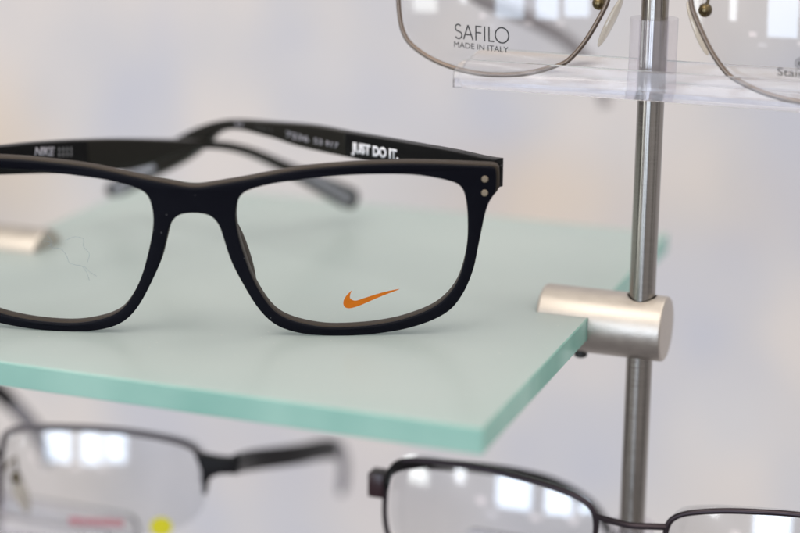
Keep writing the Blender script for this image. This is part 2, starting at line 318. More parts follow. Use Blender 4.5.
def soften(P, k=2, closed=True):
    for _ in range(k):
        L = len(P)
        P = [P[i] if (not closed and i in (0, L-1)) else P[i-1]*.25+P[i]*.5+P[(i+1) % L]*.25 for i in range(L)]
    return P

def plate(outer, holes, w0, w1, bevel=.4, res=2):
    """flat plate with holes between w0 and w1 (local z), bevelled rims; returns a mesh datablock"""
    cu = bpy.data.curves.new('c', 'CURVE'); cu.dimensions = '2D'; cu.fill_mode = 'BOTH'
    for lp in [outer]+list(holes):
        s = cu.splines.new('POLY'); s.points.add(len(lp)-1); s.use_cyclic_u = True
        for i, p in enumerate(lp): s.points[i].co = (p[0], p[1], 0, 1)
    cu.extrude = abs(w1-w0)/2-bevel; cu.bevel_depth = bevel; cu.bevel_resolution = res; cu.offset = -bevel
    o = bpy.data.objects.new('c', cu); COL.objects.link(o)
    dg = bpy.context.evaluated_depsgraph_get(); dg.update()
    me = bpy.data.meshes.new_from_object(o.evaluated_get(dg)); bpy.data.objects.remove(o); bpy.data.curves.remove(cu)
    mid = (w0+w1)/2
    for v in me.vertices: v.co.z += mid
    bm = bmesh.new(); bm.from_mesh(me); bmesh.ops.remove_doubles(bm, verts=bm.verts, dist=.002)
    bmesh.ops.recalc_face_normals(bm, faces=bm.faces); bm.to_mesh(me); bm.free()
    me.materials.clear()
    return me

def remap(me, fn):
    for v in me.vertices: v.co = fn(v.co)
    bm = bmesh.new(); bm.from_mesh(me); bmesh.ops.recalc_face_normals(bm, faces=bm.faces); bm.to_mesh(me); bm.free()
    return me

def tube(path, rad, closed=False, n=12, squash=1.0, side=None):
    P = [V(p) for p in path]; L = len(P); vs, fs = [], []
    up = V(side) if side else None
    prev = None
    for i, p in enumerate(P):
        t = (P[(i+1) % L]-P[i-1]) if closed else (P[min(i+1, L-1)]-P[max(i-1, 0)]); t.normalize()
        if up is not None: a = (up-t*up.dot(t)).normalized()
        else:
            a = prev if prev is not None else (V((0, 0, 1)) if abs(t.z) < .9 else V((1, 0, 0)))
            a = (a-t*a.dot(t)).normalized()
        prev = a; b = t.cross(a)
        r = rad[i] if isinstance(rad, (list, tuple)) else rad
        for k in range(n):
            an = 2*math.pi*k/n; vs.append(p+a*(math.cos(an)*r*squash)+b*(math.sin(an)*r))
    m = L if closed else L-1
    for i in range(m):
        j = (i+1) % L
        for k in range(n): fs.append((i*n+k, i*n+(k+1) % n, j*n+(k+1) % n, j*n+k))
    if not closed: fs.append(tuple(range(n))[::-1]); fs.append(tuple((L-1)*n+k for k in range(n)))
    return vs, fs

def ellipsoid(c, r, M3=None, nu=18, nv=12):
    vs, fs = [], []; c = V(c)
    for j in range(nv+1):
        ph = math.pi*j/nv
        for i in range(nu):
            th = 2*math.pi*i/nu; q = V((r[0]*math.sin(ph)*math.cos(th), r[1]*math.sin(ph)*math.sin(th), r[2]*math.cos(ph)))
            if M3: q = M3 @ q
            vs.append(c+q)
    for j in range(nv):
        for i in range(nu): fs.append((j*nu+i, j*nu+(i+1) % nu, (j+1)*nu+(i+1) % nu, (j+1)*nu+i))
    return vs, fs

def lens_mesh(outline, fn, w0, R, th=1.3, rings=14, dc=0.):
    """domed lens blank filling the outline; fn maps (u, v, w) to the world"""
    P = [V((p[0], p[1])) for p in outline]; c = sum(P, V((0, 0)))/len(P)+V(dc if isinstance(dc, tuple) else (0, dc))
    n = len(P); vs, fs = [], []
    rmax = max((p-c).length for p in P)
    sag = lambda d: -(d*d)/(2*R)
    for side in (0, 1):
        off = len(vs); vs.append(fn(c.x, c.y, w0-side*th))
        for k in range(1, rings+1):
            for p in P:
                q = c+(p-c)*(k/rings); vs.append(fn(q.x, q.y, w0-side*th+sag((q-c).length)))
        for i in range(n): fs.append((off, off+1+i, off+1+(i+1) % n))
        for k in range(rings-1):
            for i in range(n):
                a = off+1+k*n+i; b = off+1+k*n+(i+1) % n
                fs.append((a, b, b+n, a+n))
    o1 = 1+(rings-1)*n; o2 = 1+rings*n+o1
    for i in range(n): fs.append((o1+i, o1+(i+1) % n, o2+(i+1) % n, o2+i))
    return me_from(vs, fs), (lambda u, v: w0+sag((V((u, v))-c).length))

def box(x0, x1, y0, y1, z0, z1):
    v = [(x, y, z) for x in (x0, x1) for y in (y0, y1) for z in (z0, z1)]
    f = [(0, 1, 3, 2), (4, 6, 7, 5), (0, 4, 5, 1), (2, 3, 7, 6), (0, 2, 6, 4), (1, 5, 7, 3)]
    return [V(a) for a in v], f

def bevel_me(me, w, seg=2, angle=35):
    bm = bmesh.new(); bm.from_mesh(me)
    ed = [e for e in bm.edges if len(e.link_faces) == 2 and e.calc_face_angle(0) > math.radians(angle)]
    bmesh.ops.bevel(bm, geom=ed, offset=w, segments=seg, affect='EDGES', profile=.5, clamp_overlap=True); bm.to_mesh(me); bm.free(); return me

def text_me(s, fn, cap, width=None, depth=.03, bold=0., shear=0., x0=0.):
    """writing with the given cap height (mm); fn maps (x, y, lift) to the world"""
    cu = bpy.data.curves.new('t', 'FONT'); cu.body = s; cu.size = 1; cu.extrude = 0; cu.offset = bold; cu.shear = shear; cu.fill_mode = 'FRONT'
    o = bpy.data.objects.new('t', cu); COL.objects.link(o)
    dg = bpy.context.evaluated_depsgraph_get(); dg.update()
    me = bpy.data.meshes.new_from_object(o.evaluated_get(dg)); bpy.data.objects.remove(o); bpy.data.curves.remove(cu)
    xs = [v.co.x for v in me.vertices]; ys = [v.co.y for v in me.vertices]
    w, h = max(xs)-min(xs), max(ys)-min(ys); bx, by = min(xs), min(ys)
    k = cap/h; kx = (width/w) if width else k
    bm = bmesh.new(); bm.from_mesh(me); bmesh.ops.remove_doubles(bm, verts=bm.verts, dist=1e-5)
    r = bmesh.ops.extrude_face_region(bm, geom=list(bm.faces)); top = [g for g in r['geom'] if isinstance(g, bmesh.types.BMVert)]; tops = set(top)
    for v in bm.verts:
        v.co = fn(x0+(v.co.x-bx)*kx, (v.co.y-by)*k, depth if v in tops else 0.)
    bmesh.ops.recalc_face_normals(bm, faces=bm.faces); bm.to_mesh(me); bm.free(); me.materials.clear(); return me

def ribbon(path, w, fn, depth=.03, closed=False):
    P = [V(p) for p in path]; L = len(P); vs, fs = [], []
    for i, p in enumerate(P):
        t = (P[(i+1) % L]-P[i-1]) if closed else (P[min(i+1, L-1)]-P[max(i-1, 0)]); t.normalize(); nn = V((-t.y, t.x))
        for s, d in ((1, 0), (-1, 0), (-1, depth), (1, depth)):
            q = p+nn*(s*w/2); vs.append(fn(q.x, q.y, d))
    for i in range(L if closed else L-1):
        j = (i+1) % L
        for k in range(4): fs.append((i*4+k, i*4+(k+1) % 4, j*4+(k+1) % 4, j*4+k))
    if not closed: fs += [(3, 2, 1, 0), tuple((L-1)*4+k for k in range(4))]
    return vs, fs

# ------------------------------------------------------------------ setting
wall = me_from([V((-2200, WALL_Y, -1600)), V((1800, WALL_Y, -1600)), V((1800, WALL_Y, 900)), V((-2200, WALL_Y, 900)),
                V((-2200, WALL_Y+40, -1600)), V((1800, WALL_Y+40, -1600)), V((1800, WALL_Y+40, 900)), V((-2200, WALL_Y+40, 900))],
               [(0, 1, 2, 3), (4, 7, 6, 5), (0, 4, 5, 1), (1, 5, 6, 2), (2, 6, 7, 3), (3, 7, 4, 0)])
wo = link('wall', wall, wall_mat(), smooth=False); wo['kind'] = 'structure'

# ------------------------------------------------------------------ glass shelf
SW, SL = 174.3, 174.85
me = me_from(*box(-SW, 0, 0, SL, -6, 0)); bevel_me(me, .28, 1)
sh = link('glass_shelf', me, [M['frost'], M['edge']], smooth=False)
for p in me.polygons: p.material_index = 0 if abs(p.normal.z) > .95 else 1
sh['label'] = 'square frosted glass shelf with green edges under the thick dark glasses'; sh['category'] = 'shelf'

# ------------------------------------------------------------------ rods and clamps
RX, RY = 11.85, 91.4
def make_rod(x, label):
    path = [(x, RY, z) for z in range(-420, 421, 12)]
    o = link('display_rod', me_from(*tube(path, 3.3, n=48)), M['rod']); o['label'] = label; o['category'] = 'rod'; o['group'] = 'steel rods carrying the shelf'
make_rod(RX, 'brushed steel upright rod passing through the satin clamp beside the shelf corner')
make_rod(-SW-RX, 'brushed steel upright rod at the far left, off the left edge of the shelf')

def make_clamp(flip, label):
    sx = -1 if flip else 1; ox = -SW if flip else 0
    prof = [(-13.8, 0), (-13.8, 7.4), (-13.5, 8.0), (-13.0, 8.3), (17.6, 8.3), (18.2, 8.15), (18.5, 7.7), (18.55, 7.2), (18.55, 0)]
    n = 72; vs, fs = [], []
    for (x, r) in prof:
        for k in range(n):
            a = 2*math.pi*k/n; vs.append(V((x, RY+r*math.cos(a), -3+r*math.sin(a))))
    for i in range(len(prof)-1):
        for k in range(n): fs.append((i*n+k, i*n+(k+1) % n, (i+1)*n+(k+1) % n, (i+1)*n+k))
    me = me_from(vs, fs)
    bm = bmesh.new(); bm.from_mesh(me); bmesh.ops.remove_doubles(bm, verts=bm.verts, dist=.01); bmesh.ops.recalc_face_normals(bm, faces=bm.faces); bm.to_mesh(me); bm.free()
    o = bpy.data.objects.new('tmp', me); COL.objects.link(o)
    cutters = [box(-60, .15, 0, 200, -6.05, .05), box(-60, -6.5, 0, 200, -30, -3), None]
    cv = tube([(RX, RY, -40), (RX, RY, 40)], 3.75, n=48)
    cutters[2] = cv; tmp = []
    for c in cutters:
        co = bpy.data.objects.new('cut', me_from(*c)); COL.objects.link(co); tmp.append(co)
        md = o.modifiers.new('b', 'BOOLEAN'); md.operation = 'DIFFERENCE'; md.object = co; md.solver = 'EXACT'
    dg = bpy.context.evaluated_depsgraph_get(); dg.update()
    me2 = bpy.data.meshes.new_from_object(o.evaluated_get(dg))
    for c in tmp+[o]: bpy.data.objects.remove(c)
    if flip:
        for v in me2.vertices: v.co.x = -SW-v.co.x
        bm = bmesh.new(); bm.from_mesh(me2); bmesh.ops.recalc_face_normals(bm, faces=bm.faces); bm.to_mesh(me2); bm.free()
    t = thing('shelf_clamp', (ox+sx*RX, RY, -11.3), label, 'clamp', 'satin metal clamps holding the shelf')
    me2.materials.clear(); link('clamp_body', me2, M['satin'], t, sharp=25)
    sv = tube([(ox-sx*3, RY-2, -12.3), (ox-sx*3, RY-2, -12.0), (ox-sx*3, RY-2, -9)], [1.3, 1.7, 1.7], n=20)
    link('set_screw', me_from(*sv), M['screw'], t)
make_clamp(False, 'satin nickel barrel clamp gripping the right edge of the shelf around the rod')
make_clamp(True, 'blurred satin clamp end at the left edge of the shelf, seen through the dark frame')

# ------------------------------------------------------------------ dark acetate glasses on the shelf
Rb = 450.
def FW(u, v, w):
    """front frame: u across, v up, w towards the viewer, on a gently curved front"""
    ww = w-u*u/(2*Rb); nn = V((u/Rb, 0, 1)).normalized()
    return FO+FE*u+FV*v+FN*ww
fr = thing('dark_eyeglasses', tuple(FO-V((0, 0, .2))), 'thick matte navy black glasses with an orange tick on the lens, standing on the shelf', 'eyeglasses')
half = [p for p in OUTER if p[0] > .3]
oc = half+[(-u, v) for u, v in half[::-1]]
oc = soften(catmull(oc, 3, True), 2)
ap = soften(catmull(APER, 3, True), 3)
apl = [V((-p.x, p.y)) for p in ap][::-1]
grow = lambda lp, d: [p+((lp[(i+1) % len(lp)]-lp[i-1]).normalized().yx*V((-1, 1)) if False else V(((lp[(i+1) % len(lp)]-lp[i-1]).y, -(lp[(i+1) % len(lp)]-lp[i-1]).x)).normalized())*d for i, p in enumerate(lp)]
def outward(lp, d):
    c = sum(lp, V((0, 0)))/len(lp); g = grow(lp, d)
    if sum((q-c).length for q in g) < sum((q-c).length for q in lp) and d > 0: g = grow(lp, -d)
    return g
TH = 3.9
me = plate(oc, [ap, apl], 0, -1.15, .42, 3)
remap(me, lambda c: FW(c.x, c.y, c.z))
fo = link('front_frame', me, M['navy'], fr, sharp=40)
def sm(x, a, c): x = min(1, max(0, (x-a)/(c-a))); return x*x*(3-2*x)
ob = [V((p.x+math.copysign(.75, p.x)*sm(abs(p.x), 68.5, 71.5)*sm(p.y, 32.5, 35), p.y+.2*sm(p.y, 32.6, 35.2)*(1-sm(abs(p.x), 71.6, 72.2)))) for p in oc]
me = plate(ob, [[V(p) for p in outward(ap, .06)], [V(p) for p in outward(apl, .06)]], -1.17, -TH, .4, 3)
remap(me, lambda c: FW(c.x, c.y, c.z))
link('frame_backing', me, M['brown'], fr, label='taupe back layer of the frame', sharp=40)
lr_, lsurf = lens_mesh(outward(ap, .5), FW, -1.7, 400, 1.3)
lens_r = link('lens', lr_, M['lens'], fr)
ll_, lsurfl = lens_mesh(outward(apl, .5), FW, -1.7, 400, 1.3)
lens_l = link('lens', ll_, M['lens'], fr)
sw = catmull([V(p) for p in SWOOSH], 3, True)
me = plate(sw, [], .06, .12, .005, 0); remap(me, lambda c: FW(c.x, c.y, lsurf(c.x, c.y)+c.z))
link('printed_tick', me, M['swoosh'], lens_r, smooth=False)
parts = []
for h in HAIRS:
    parts.append(tube([FW(p.x, p.y, lsurfl(p.x, p.y)+.06) for p in catmull([V(p)+V((rnd.uniform(-.4, .4), rnd.uniform(-.4, .4))) for p in h], 5)], .034, n=5))
link('hair_strand', me_from(*join(parts)), M['hair'], lens_l)
for k, (u, v) in enumerate(list(RIV)+[(-a, b) for a, b in RIV]):
    link('rivet', me_from(*join([tube([FW(u, v, -.6), FW(u, v, .05), FW(u, v, .2)], [.82, .82, .66], n=24)])), M['rivet'], fr)
# nose pads, moulded into the bridge
for s in (1, -1):
    link('nose_pad', me_from(*ellipsoid(FW(s*10.7, 19.0, -5.8), (.9, 2.8, 9.0), Matrix.Rotation(math.radians(-19*s), 3, 'Y'))), M['brown'], fr)
# end pieces behind the front
for s in (1, -1):
    pr = [(66.5, 40.7), (72.3, 40.7), (72.6, 40.4), (72.5, 37), (72.3, 35.4), (71.8, 35.0), (66.5, 35.0)]
    me = plate([V((s*a, b)) for a, b in (pr if s > 0 else pr[::-1])], [], -TH+.1, -TH-3.8, .25, 2); remap(me, lambda c: FW(c.x, c.y, c.z))
    link('end_piece', me, M['black'], fr)

def make_temple(T, cut, words):
    H, D, NN = V(T['H']), V(T['D']), V(T['N'])
    top = [V(p) for p in T['top']]; bot = [V(p) for p in T['bot']]
    ex = 6 if T is TR else 0
    loop = [V((p.x-(ex if i == 0 else 0), p.y)) for i, p in enumerate(top)]+[V((p.x-(ex if i == 0 else 0), p.y)) for i, p in enumerate(bot)][::-1]
    loop = [p for i, p in enumerate(loop) if (p-loop[i-1]).length > .2]
    loop = catmull(loop, 3, True); loop = soften(loop, 2)
    # thickness: inner face at lift 0, outer at -3.4
    fn = lambda c: H*V((1, 1, 0))+D*c.x+NN*c.z+V((0, 0, c.y))
    front = [p for p in loop if p.x <= cut-0.0]; rear = [p for p in loop if p.x > cut-0.0]
    def sub(a, b):
        # clip the closed loop to a <= x <= b
        out = []; L = len(loop)
        for i in range(L):
            p, q = loop[i], loop[(i+1) % L]
            if a <= p.x <= b: out.append(p)
            for lim in (a, b):
                if (p.x-lim)*(q.x-lim) < 0: out.append(p+(q-p)*((lim-p.x)/(q.x-p.x)))
        # order crossing points along the walk
        return out
    t = None
    me = plate(sub(CLIPR if T is TR else -1.0, cut), [], 0, -3.4, .35, 2); remap(me, fn)
    t = link('temple', me, M['black'], fr, label='black front half of a folded side arm')
    me = plate(sub(cut+.01, 999), [], -.05, -3.35, .35, 2); remap(me, fn)
    link('temple_tip', me, M['olive'], t)
    for (s, x, z, cap, wd, mt, bold, shear, slope) in words:
        sgn = -1 if D.cross(V((0, 0, 1))).dot(NN) < 0 else 1
        me = text_me(s, lambda a, b, d: H*V((1, 1, 0))+D*(x+a*sgn)+NN*(.03+d)+V((0, 0, z+b+slope*a)), cap, wd, .03, bold, shear)
        link('lettering', me, mt, t, smooth=False)
    # hinge
    return t, fn
def word(k, s, cap, mt, bold=.01, shear=0.): x, z, wd, sl = WP[k]; return (s, x, z+(.45 if k[0] == 'N' and k != 'NIKE' else 0), cap, wd, mt, bold, shear, sl)
WR = [word('JUST', 'JUST DO IT.', 3.5, M['white'], .055), word('N53', '53', 1.5, M['greyprint']), word('NI', 'I', 1.4, M['greyprint']), word('N17', '17', 1.5, M['greyprint']),
      word('N72', '7236', 1.6, M['greyprint'], .015), word('N00', '001', 1.2, M['midprint']), word('N22', '22', 1.2, M['greyprint'])]
tR, fnR = make_temple(TR, CUTR, WR)
WL = [word('NIKE', 'NIKE', 2.3, M['greyprint'], .03, .3), word('ROWA', 'IIII', 1.0, M['midgrey'], 0), word('ROWB', 'IIII', 1.0, M['midgrey'], 0)]
tL, fnL = make_temple(TL, CUTL, WL)
# pale ribbed grip pattern near the arm ends
for T, t, pts in ((TR, tR, GRIPR), (TL, tL, GRIPL)):
    H, D, NN = V(T['H'])*V((1, 1, 0)), V(T['D']), V(T['N']); a, b = V(pts[0]), V(pts[1]); ax = (b-a).normalized(); pe = V((-ax.y, ax.x)); ps = []
    for k in range(18):
        c = a+(b-a)*(k/17)
        ps.append(ribbon([c-pe*2.0-ax*.6, c+pe*2.0+ax*.6], .7, lambda x, y, d: H+D*x+NN*(.0+d)+V((0, 0, y)), .08))
    link('ribbed_grip', me_from(*join(ps)), M['grip'], t, smooth=False)

# ------------------------------------------------------------------ acrylic holders (channel bar + sleeve round the rod)
def make_holder(cx, zb, label):
    t = thing('acrylic_holder', (cx, RY, zb), label, 'glasses holder', 'clear acrylic holders on the rods')
    x0, x1 = cx-48.4, cx+48.4; yf, yb = RY-8.5, RY+6.
    # front lip with rounded corners, floor, back lip: one moulding
    def lip(y0, y1, h):
        r = 4.2; pts = []
        for k in range(9):
            a = math.pi-math.pi/2*k/8; pts.append(V((x0+r+r*math.cos(a), zb+h-r+r*math.sin(a))))
        for k in range(9):
            a = math.pi/2-math.pi/2*k/8; pts.append(V((x1-r+r*math.cos(a), zb+h-r+r*math.sin(a))))
        pts += [V((x1, zb)), V((x0, zb))]
        me = plate(pts, [], -y0, -y1, .25, 1)
        remap(me, lambda c: V((c.x, -c.z, c.y))); return me
    a = lip(yf, yf+1.7, 7.2); b = lip(yb-1.7, yb, 8.0)
    c = me_from(*box(x0+.1, x1-.1, yf+1.55, yb-1.55, zb+.02, zb+2.0))
    bm = bmesh.new()
    for q in (a, b, c): bm.from_mesh(q)
    me = bpy.data.meshes.new('holder'); bm.to_mesh(me); bm.free()
    link('channel_bar', me, M['acrylic'], t, smooth=True, sharp=30)
    vs, fs = [], []; n = 40
    for (r, z) in ((3.55, zb-.3), (5.8, zb-.3), (5.8, zb+18.9), (3.55, zb+18.9)):
        for k in range(n):
            an = 2*math.pi*k/n; vs.append(V((cx+r*math.cos(an), RY+r*math.sin(an), z)))
    for i in range(4):
        for k in range(n): fs.append((i*n+k, i*n+(k+1) % n, ((i+1) % 4)*n+(k+1) % n, ((i+1) % 4)*n+k))
    link('rod_sleeve', me_from(vs, fs), M['sleeve'], t)
    return t
make_holder(RX, 56.1, 'clear acrylic channel bar around the rod under the thin wire glasses')
make_holder(-SW-RX, -89, 'blurred acrylic holder at the bottom left under the half rim glasses')
make_holder(RX, -75.8, 'clear acrylic holder below the picture, under the plum framed glasses')

# ------------------------------------------------------------------ wire glasses in the upper holder
def close_rim(pts, top):
    """finish a lens outline whose upper (or lower) part is hidden"""
    return soften(catmull([V(p) for p in pts]+[V(p) for p in top], 4, True), 3)
TILT = -.0187
def wire_glasses(name, label, fn, rimL, cx, mats, R, wire, temple_paths, tipw, pads, bridge, ends, lean_sink=0):
    t = thing(name, fn(cx, min(p.y for p in rimL)-wire, 0), label, 'eyeglasses')
    rims = [rimL, [V((2*cx-p.x, p.y+(2*cx-2*p.x)*TILT*ROLL[0])) for p in rimL][::-1]]
    res = []
    for rm in rims:
        me = me_from(*tube([fn(p.x, p.y, 0) for p in rm], wire, True, 10)); link('rim', me, mats[0], t, sharp=None)
        me, sf = lens_mesh(rm, fn, .9, R, 1.0, 16, DC[0])
        # seat the dome so its edge sits in the wire
        lo = link('lens', me, M['lens_low'] if name == 'plum_eyeglasses' else M['lens_coat'], t, sharp=40); res.append((rm, lo, sf))
    for b in bridge: link('bridge', me_from(*tube([fn(*q) for q in catmull([V(x) for x in b], 6)], wire*1.15, n=10)), mats[0], t)
    for pth, rad in temple_paths:
        P = catmull([V(x) for x in pth], 6)
        rr = [rad[0]+(rad[1]-rad[0])*max(0, (i/(len(P)-1)-.55)/.45) for i in range(len(P))]
        link('temple', me_from(*tube(P, rr, n=12, squash=.5, side=(1, .0, 0))), mats[1], t)
    for (ball, padc, ang) in pads:
        o = link('nose_pad', me_from(*ellipsoid(fn(*padc), (1.0, 3.2, 7.0), Matrix.Rotation(math.radians(ang), 3, 'Y'))), M['silicone'], t)
        if name == 'plum_eyeglasses': continue
        j = join([ellipsoid(fn(*ball), (1.7, 1.7, 1.7)), tube([fn(ball[0], ball[1], ball[2]), fn(ball[0]-(.6 if ang > 0 else -.6), ball[1]+3, ball[2]-.6), fn(ball[0]-(1.2 if ang > 0 else -1.2), ball[1]+7, ball[2]+1.2)], .4, n=8)])
        link('pad_arm', me_from(*j), M['goldtone'], t)
    for e in ends: link('end_piece', bevel_me(me_from(*[(lambda b: ([fn(q.x, q.z, -q.y) for q in b[0]], b[1]))(box(*e))][0]), .5, 2), mats[2], t)
    return t, res
ROLL = [1]; DC = [4.5]
fnU = lambda u, v, w=0: V((u, 85.5-w, v))
# the hidden upper part of the lens outline
rimU = close_rim(UL, [(2.2, 84), (1.2, 89.0), (-2.2, 92.2), (-9, 94), (-20, 95), (-33, 94.8), (-43, 93.2), (-49, 90.2), (-51.6, 86), (-52.1, 81)])
ultemple = ULT
urtemple = [(76.2, 86, 89), (77, 100, 89), (79, 160, 84), (80, 195, 76), (80, 215, 58), (80, 220, 45)]
tU, resU = wire_glasses('wire_eyeglasses', 'thin brown wire glasses with printed lettering on the lenses, in the upper acrylic holder', fnU, rimU, 11.8,
    (M['bronze'], M['greymetal'], M['bronze']), 105, .62, [(ultemple, (2.4, 3.6)), (urtemple, (1.5, 2.2))], 0,
    [((-1.3, 78.2, -3.2), (1.2, 73.6, -5.2), 24), ((24.6, 77.9, -3.2), (22.6, 73.2, -5.2), -24)],
    [[(1.9, 86.5, 0), (6, 90.6, 1.2), (11.8, 91.6, 1.6), (17.6, 90.2, 1.2), (21.7, 85.8, 0)]], [(-53.6, -51.8, -.8, 3.6, 88.5, 92.5), (75.4, 77.2, -.8, 3.6, 86, 90)])
rmL, loL, sfL = resU[0]; rmR, loR, sfR = resU[1]
slope = -.024
def on_lens(x0, z0, sf, sl=slope): return lambda a, b, d: fnU(x0+a, z0+b+a*sl, sf(x0+a, z0+b+a*sl)+.05+d)
# large lettering from thin strokes
def strokes(fn):
    h = 3.72; w = .34; ps = []
    def rib(p, c=False): ps.append(ribbon(p, w, fn, .03, c))
    arc = lambda cx, cy, rx, ry, a0, a1, n=14: [V((cx+rx*math.cos(math.radians(a0+(a1-a0)*k/n)), cy+ry*math.sin(math.radians(a0+(a1-a0)*k/n)))) for k in range(n+1)]
    # S
    rib(arc(.95, h-.95, .78, .85, 35, 250, 12)+arc(.98, .98, .92, .92, 75, -150, 12)[1:])
    # A
    x = 2.35; rib([V((x, 0)), V((x+1.22, h-.05))]); rib([V((x+1.22, h-.05)), V((x+2.5, 0))]); rib([V((x+.45, 1.25)), V((x+2.05, 1.25))])
    x = 5.65; rib([V((x, 0)), V((x, h))]); rib([V((x-.1, h-.15)), V((x+1.5, h-.15))]); rib([V((x, h/2+.15)), V((x+1.4, h/2+.15))])
    x = 7.95; rib([V((x, 0)), V((x, h))])
    x = 9.1; rib([V((x, 0)), V((x, h))]); rib([V((x-.1, .15)), V((x+1.35, .15))])
    rib(arc(12.45, h/2, 1.72, 1.9, 0, 360, 36)[:-1], True)
    return join(ps)
link('lettering', me_from(*strokes(on_lens(-37.0, 67.95, sfL))), M['darkprint'], loL, smooth=False)
link('lettering', text_me('MADE IN ITALY', on_lens(-37.25, 65.75, sfL, -.036), 1.42, 14.3, .03, 0), M['darkprint'], loL, smooth=False)
link('lettering', text_me('Stainless Steel', on_lens(42.95, 64.0, sfR, -.03), 1.9, 19, .03, 0), M['midprint'], loR, smooth=False)
# round mark with an e above it
fnE = on_lens(48.3, 67.2, sfR)
pe = [ribbon([V((1.25*math.cos(a*math.pi/18), 1.25*math.sin(a*math.pi/18))) for a in range(36)], .2, fnE, .03, True)]
pe.append(ribbon([V((-.6, 0)), V((.6, 0))], .28, fnE, .03)); pe.append(ribbon([V((.62*math.cos(math.radians(a)), .62*math.sin(math.radians(a)))) for a in range(0, 320, 20)], .28, fnE, .03))
link('lettering', me_from(*join(pe)), M['midprint'], loR, smooth=False)

# ------------------------------------------------------------------ plum glasses, lower right
ROLL = [0]; DC[0] = (6.0, -13.5)
fnP = lambda u, v, w=0: V((u, 75.0-w, v))
LRc = [p for p in LR]
rimP = close_rim(LRc, [(5.6, -59), (3.0, -65), (-2.5, -69.5), (-11, -71.8), (-24, -72.4), (-37, -71.6), (-45.5, -69), (-49.8, -64.5), (-51.0, -59)])
tP, resP = wire_glasses('plum_eyeglasses', 'dark plum metal glasses with maroon hinge block, crossing the rod below the shelf', fnP, rimP, 15.2,
    (M['plum'], M['gunmetal'], M['maroon']), 130, .75,
    [(PLT, (1.5, 2.0)),
     ([(85.2, 77, -49), (86, 110, -49), (88, 160, -52), (88, 185, -66), (88, 190, -78)], (1.6, 2.4))], 0,
    [((1.5, -60, -3.5), (5.5, -63, -5), 22), ((28.9, -60, -3.5), (25, -63, -5), -22)],
    [[(6.3, -49.2, 0), (9, -49.3, .6), (15.2, -49.6, 1.4), (21.5, -49.3, .6), (24.2, -49.2, 0)]], [(-55.6, -51.2, -1.2, 3.8, -53.2, -46.3), (81.6, 86.0, -1.2, 3.8, -53.2, -46.3)])

# ------------------------------------------------------------------ half rim glasses, lower left
e3 = V((math.cos(math.radians(15)), math.sin(math.radians(15)), 0)); n3 = e3.cross(V((0, 0, 1)))
fnQ = lambda u, v, w=0: V((P3.x, P3.y, 0))+e3*u+n3*w+V((0, 0, v))
rimQ = [V(p) for p in LL]
full = close_rim(LL[:-1], [(29.6, -66), (28.0, -72.5), (23.5, -77), (14, -79.4), (0, -80), (-15, -79.6), (-25, -77.5)][:0]+[(29.4, -66), (27.5, -72.5), (22.5, -76.8), (12, -79.2), (-3, -79.8), (-18, -79.4), (-26.5, -77.5), (-29.0, -74)]) if False else soften(catmull([V(p) for p in [(-29.2, -69.9), (-28.7, -60.6), (-28.1, -54), (-26.8, -50), (-24, -48.2), (-19.7, -47.4), (-11, -47), (1.9, -47), (10.5, -47.6), (19, -48.8), (25, -50.3), (27.8, -52), (29.1, -54.6), (29.9, -57.9), (29.8, -66), (27.8, -72.6), (22.5, -76.8), (12, -79.2), (-3, -79.8), (-18, -79.4), (-26, -77)]], 4, True), 3)
cxq = -39.0
tQ = thing('half_rim_eyeglasses', tuple(fnQ(cxq, -80.2, 0)), 'blurred black half rim glasses with a yellow dot sticker, at the bottom left', 'eyeglasses')
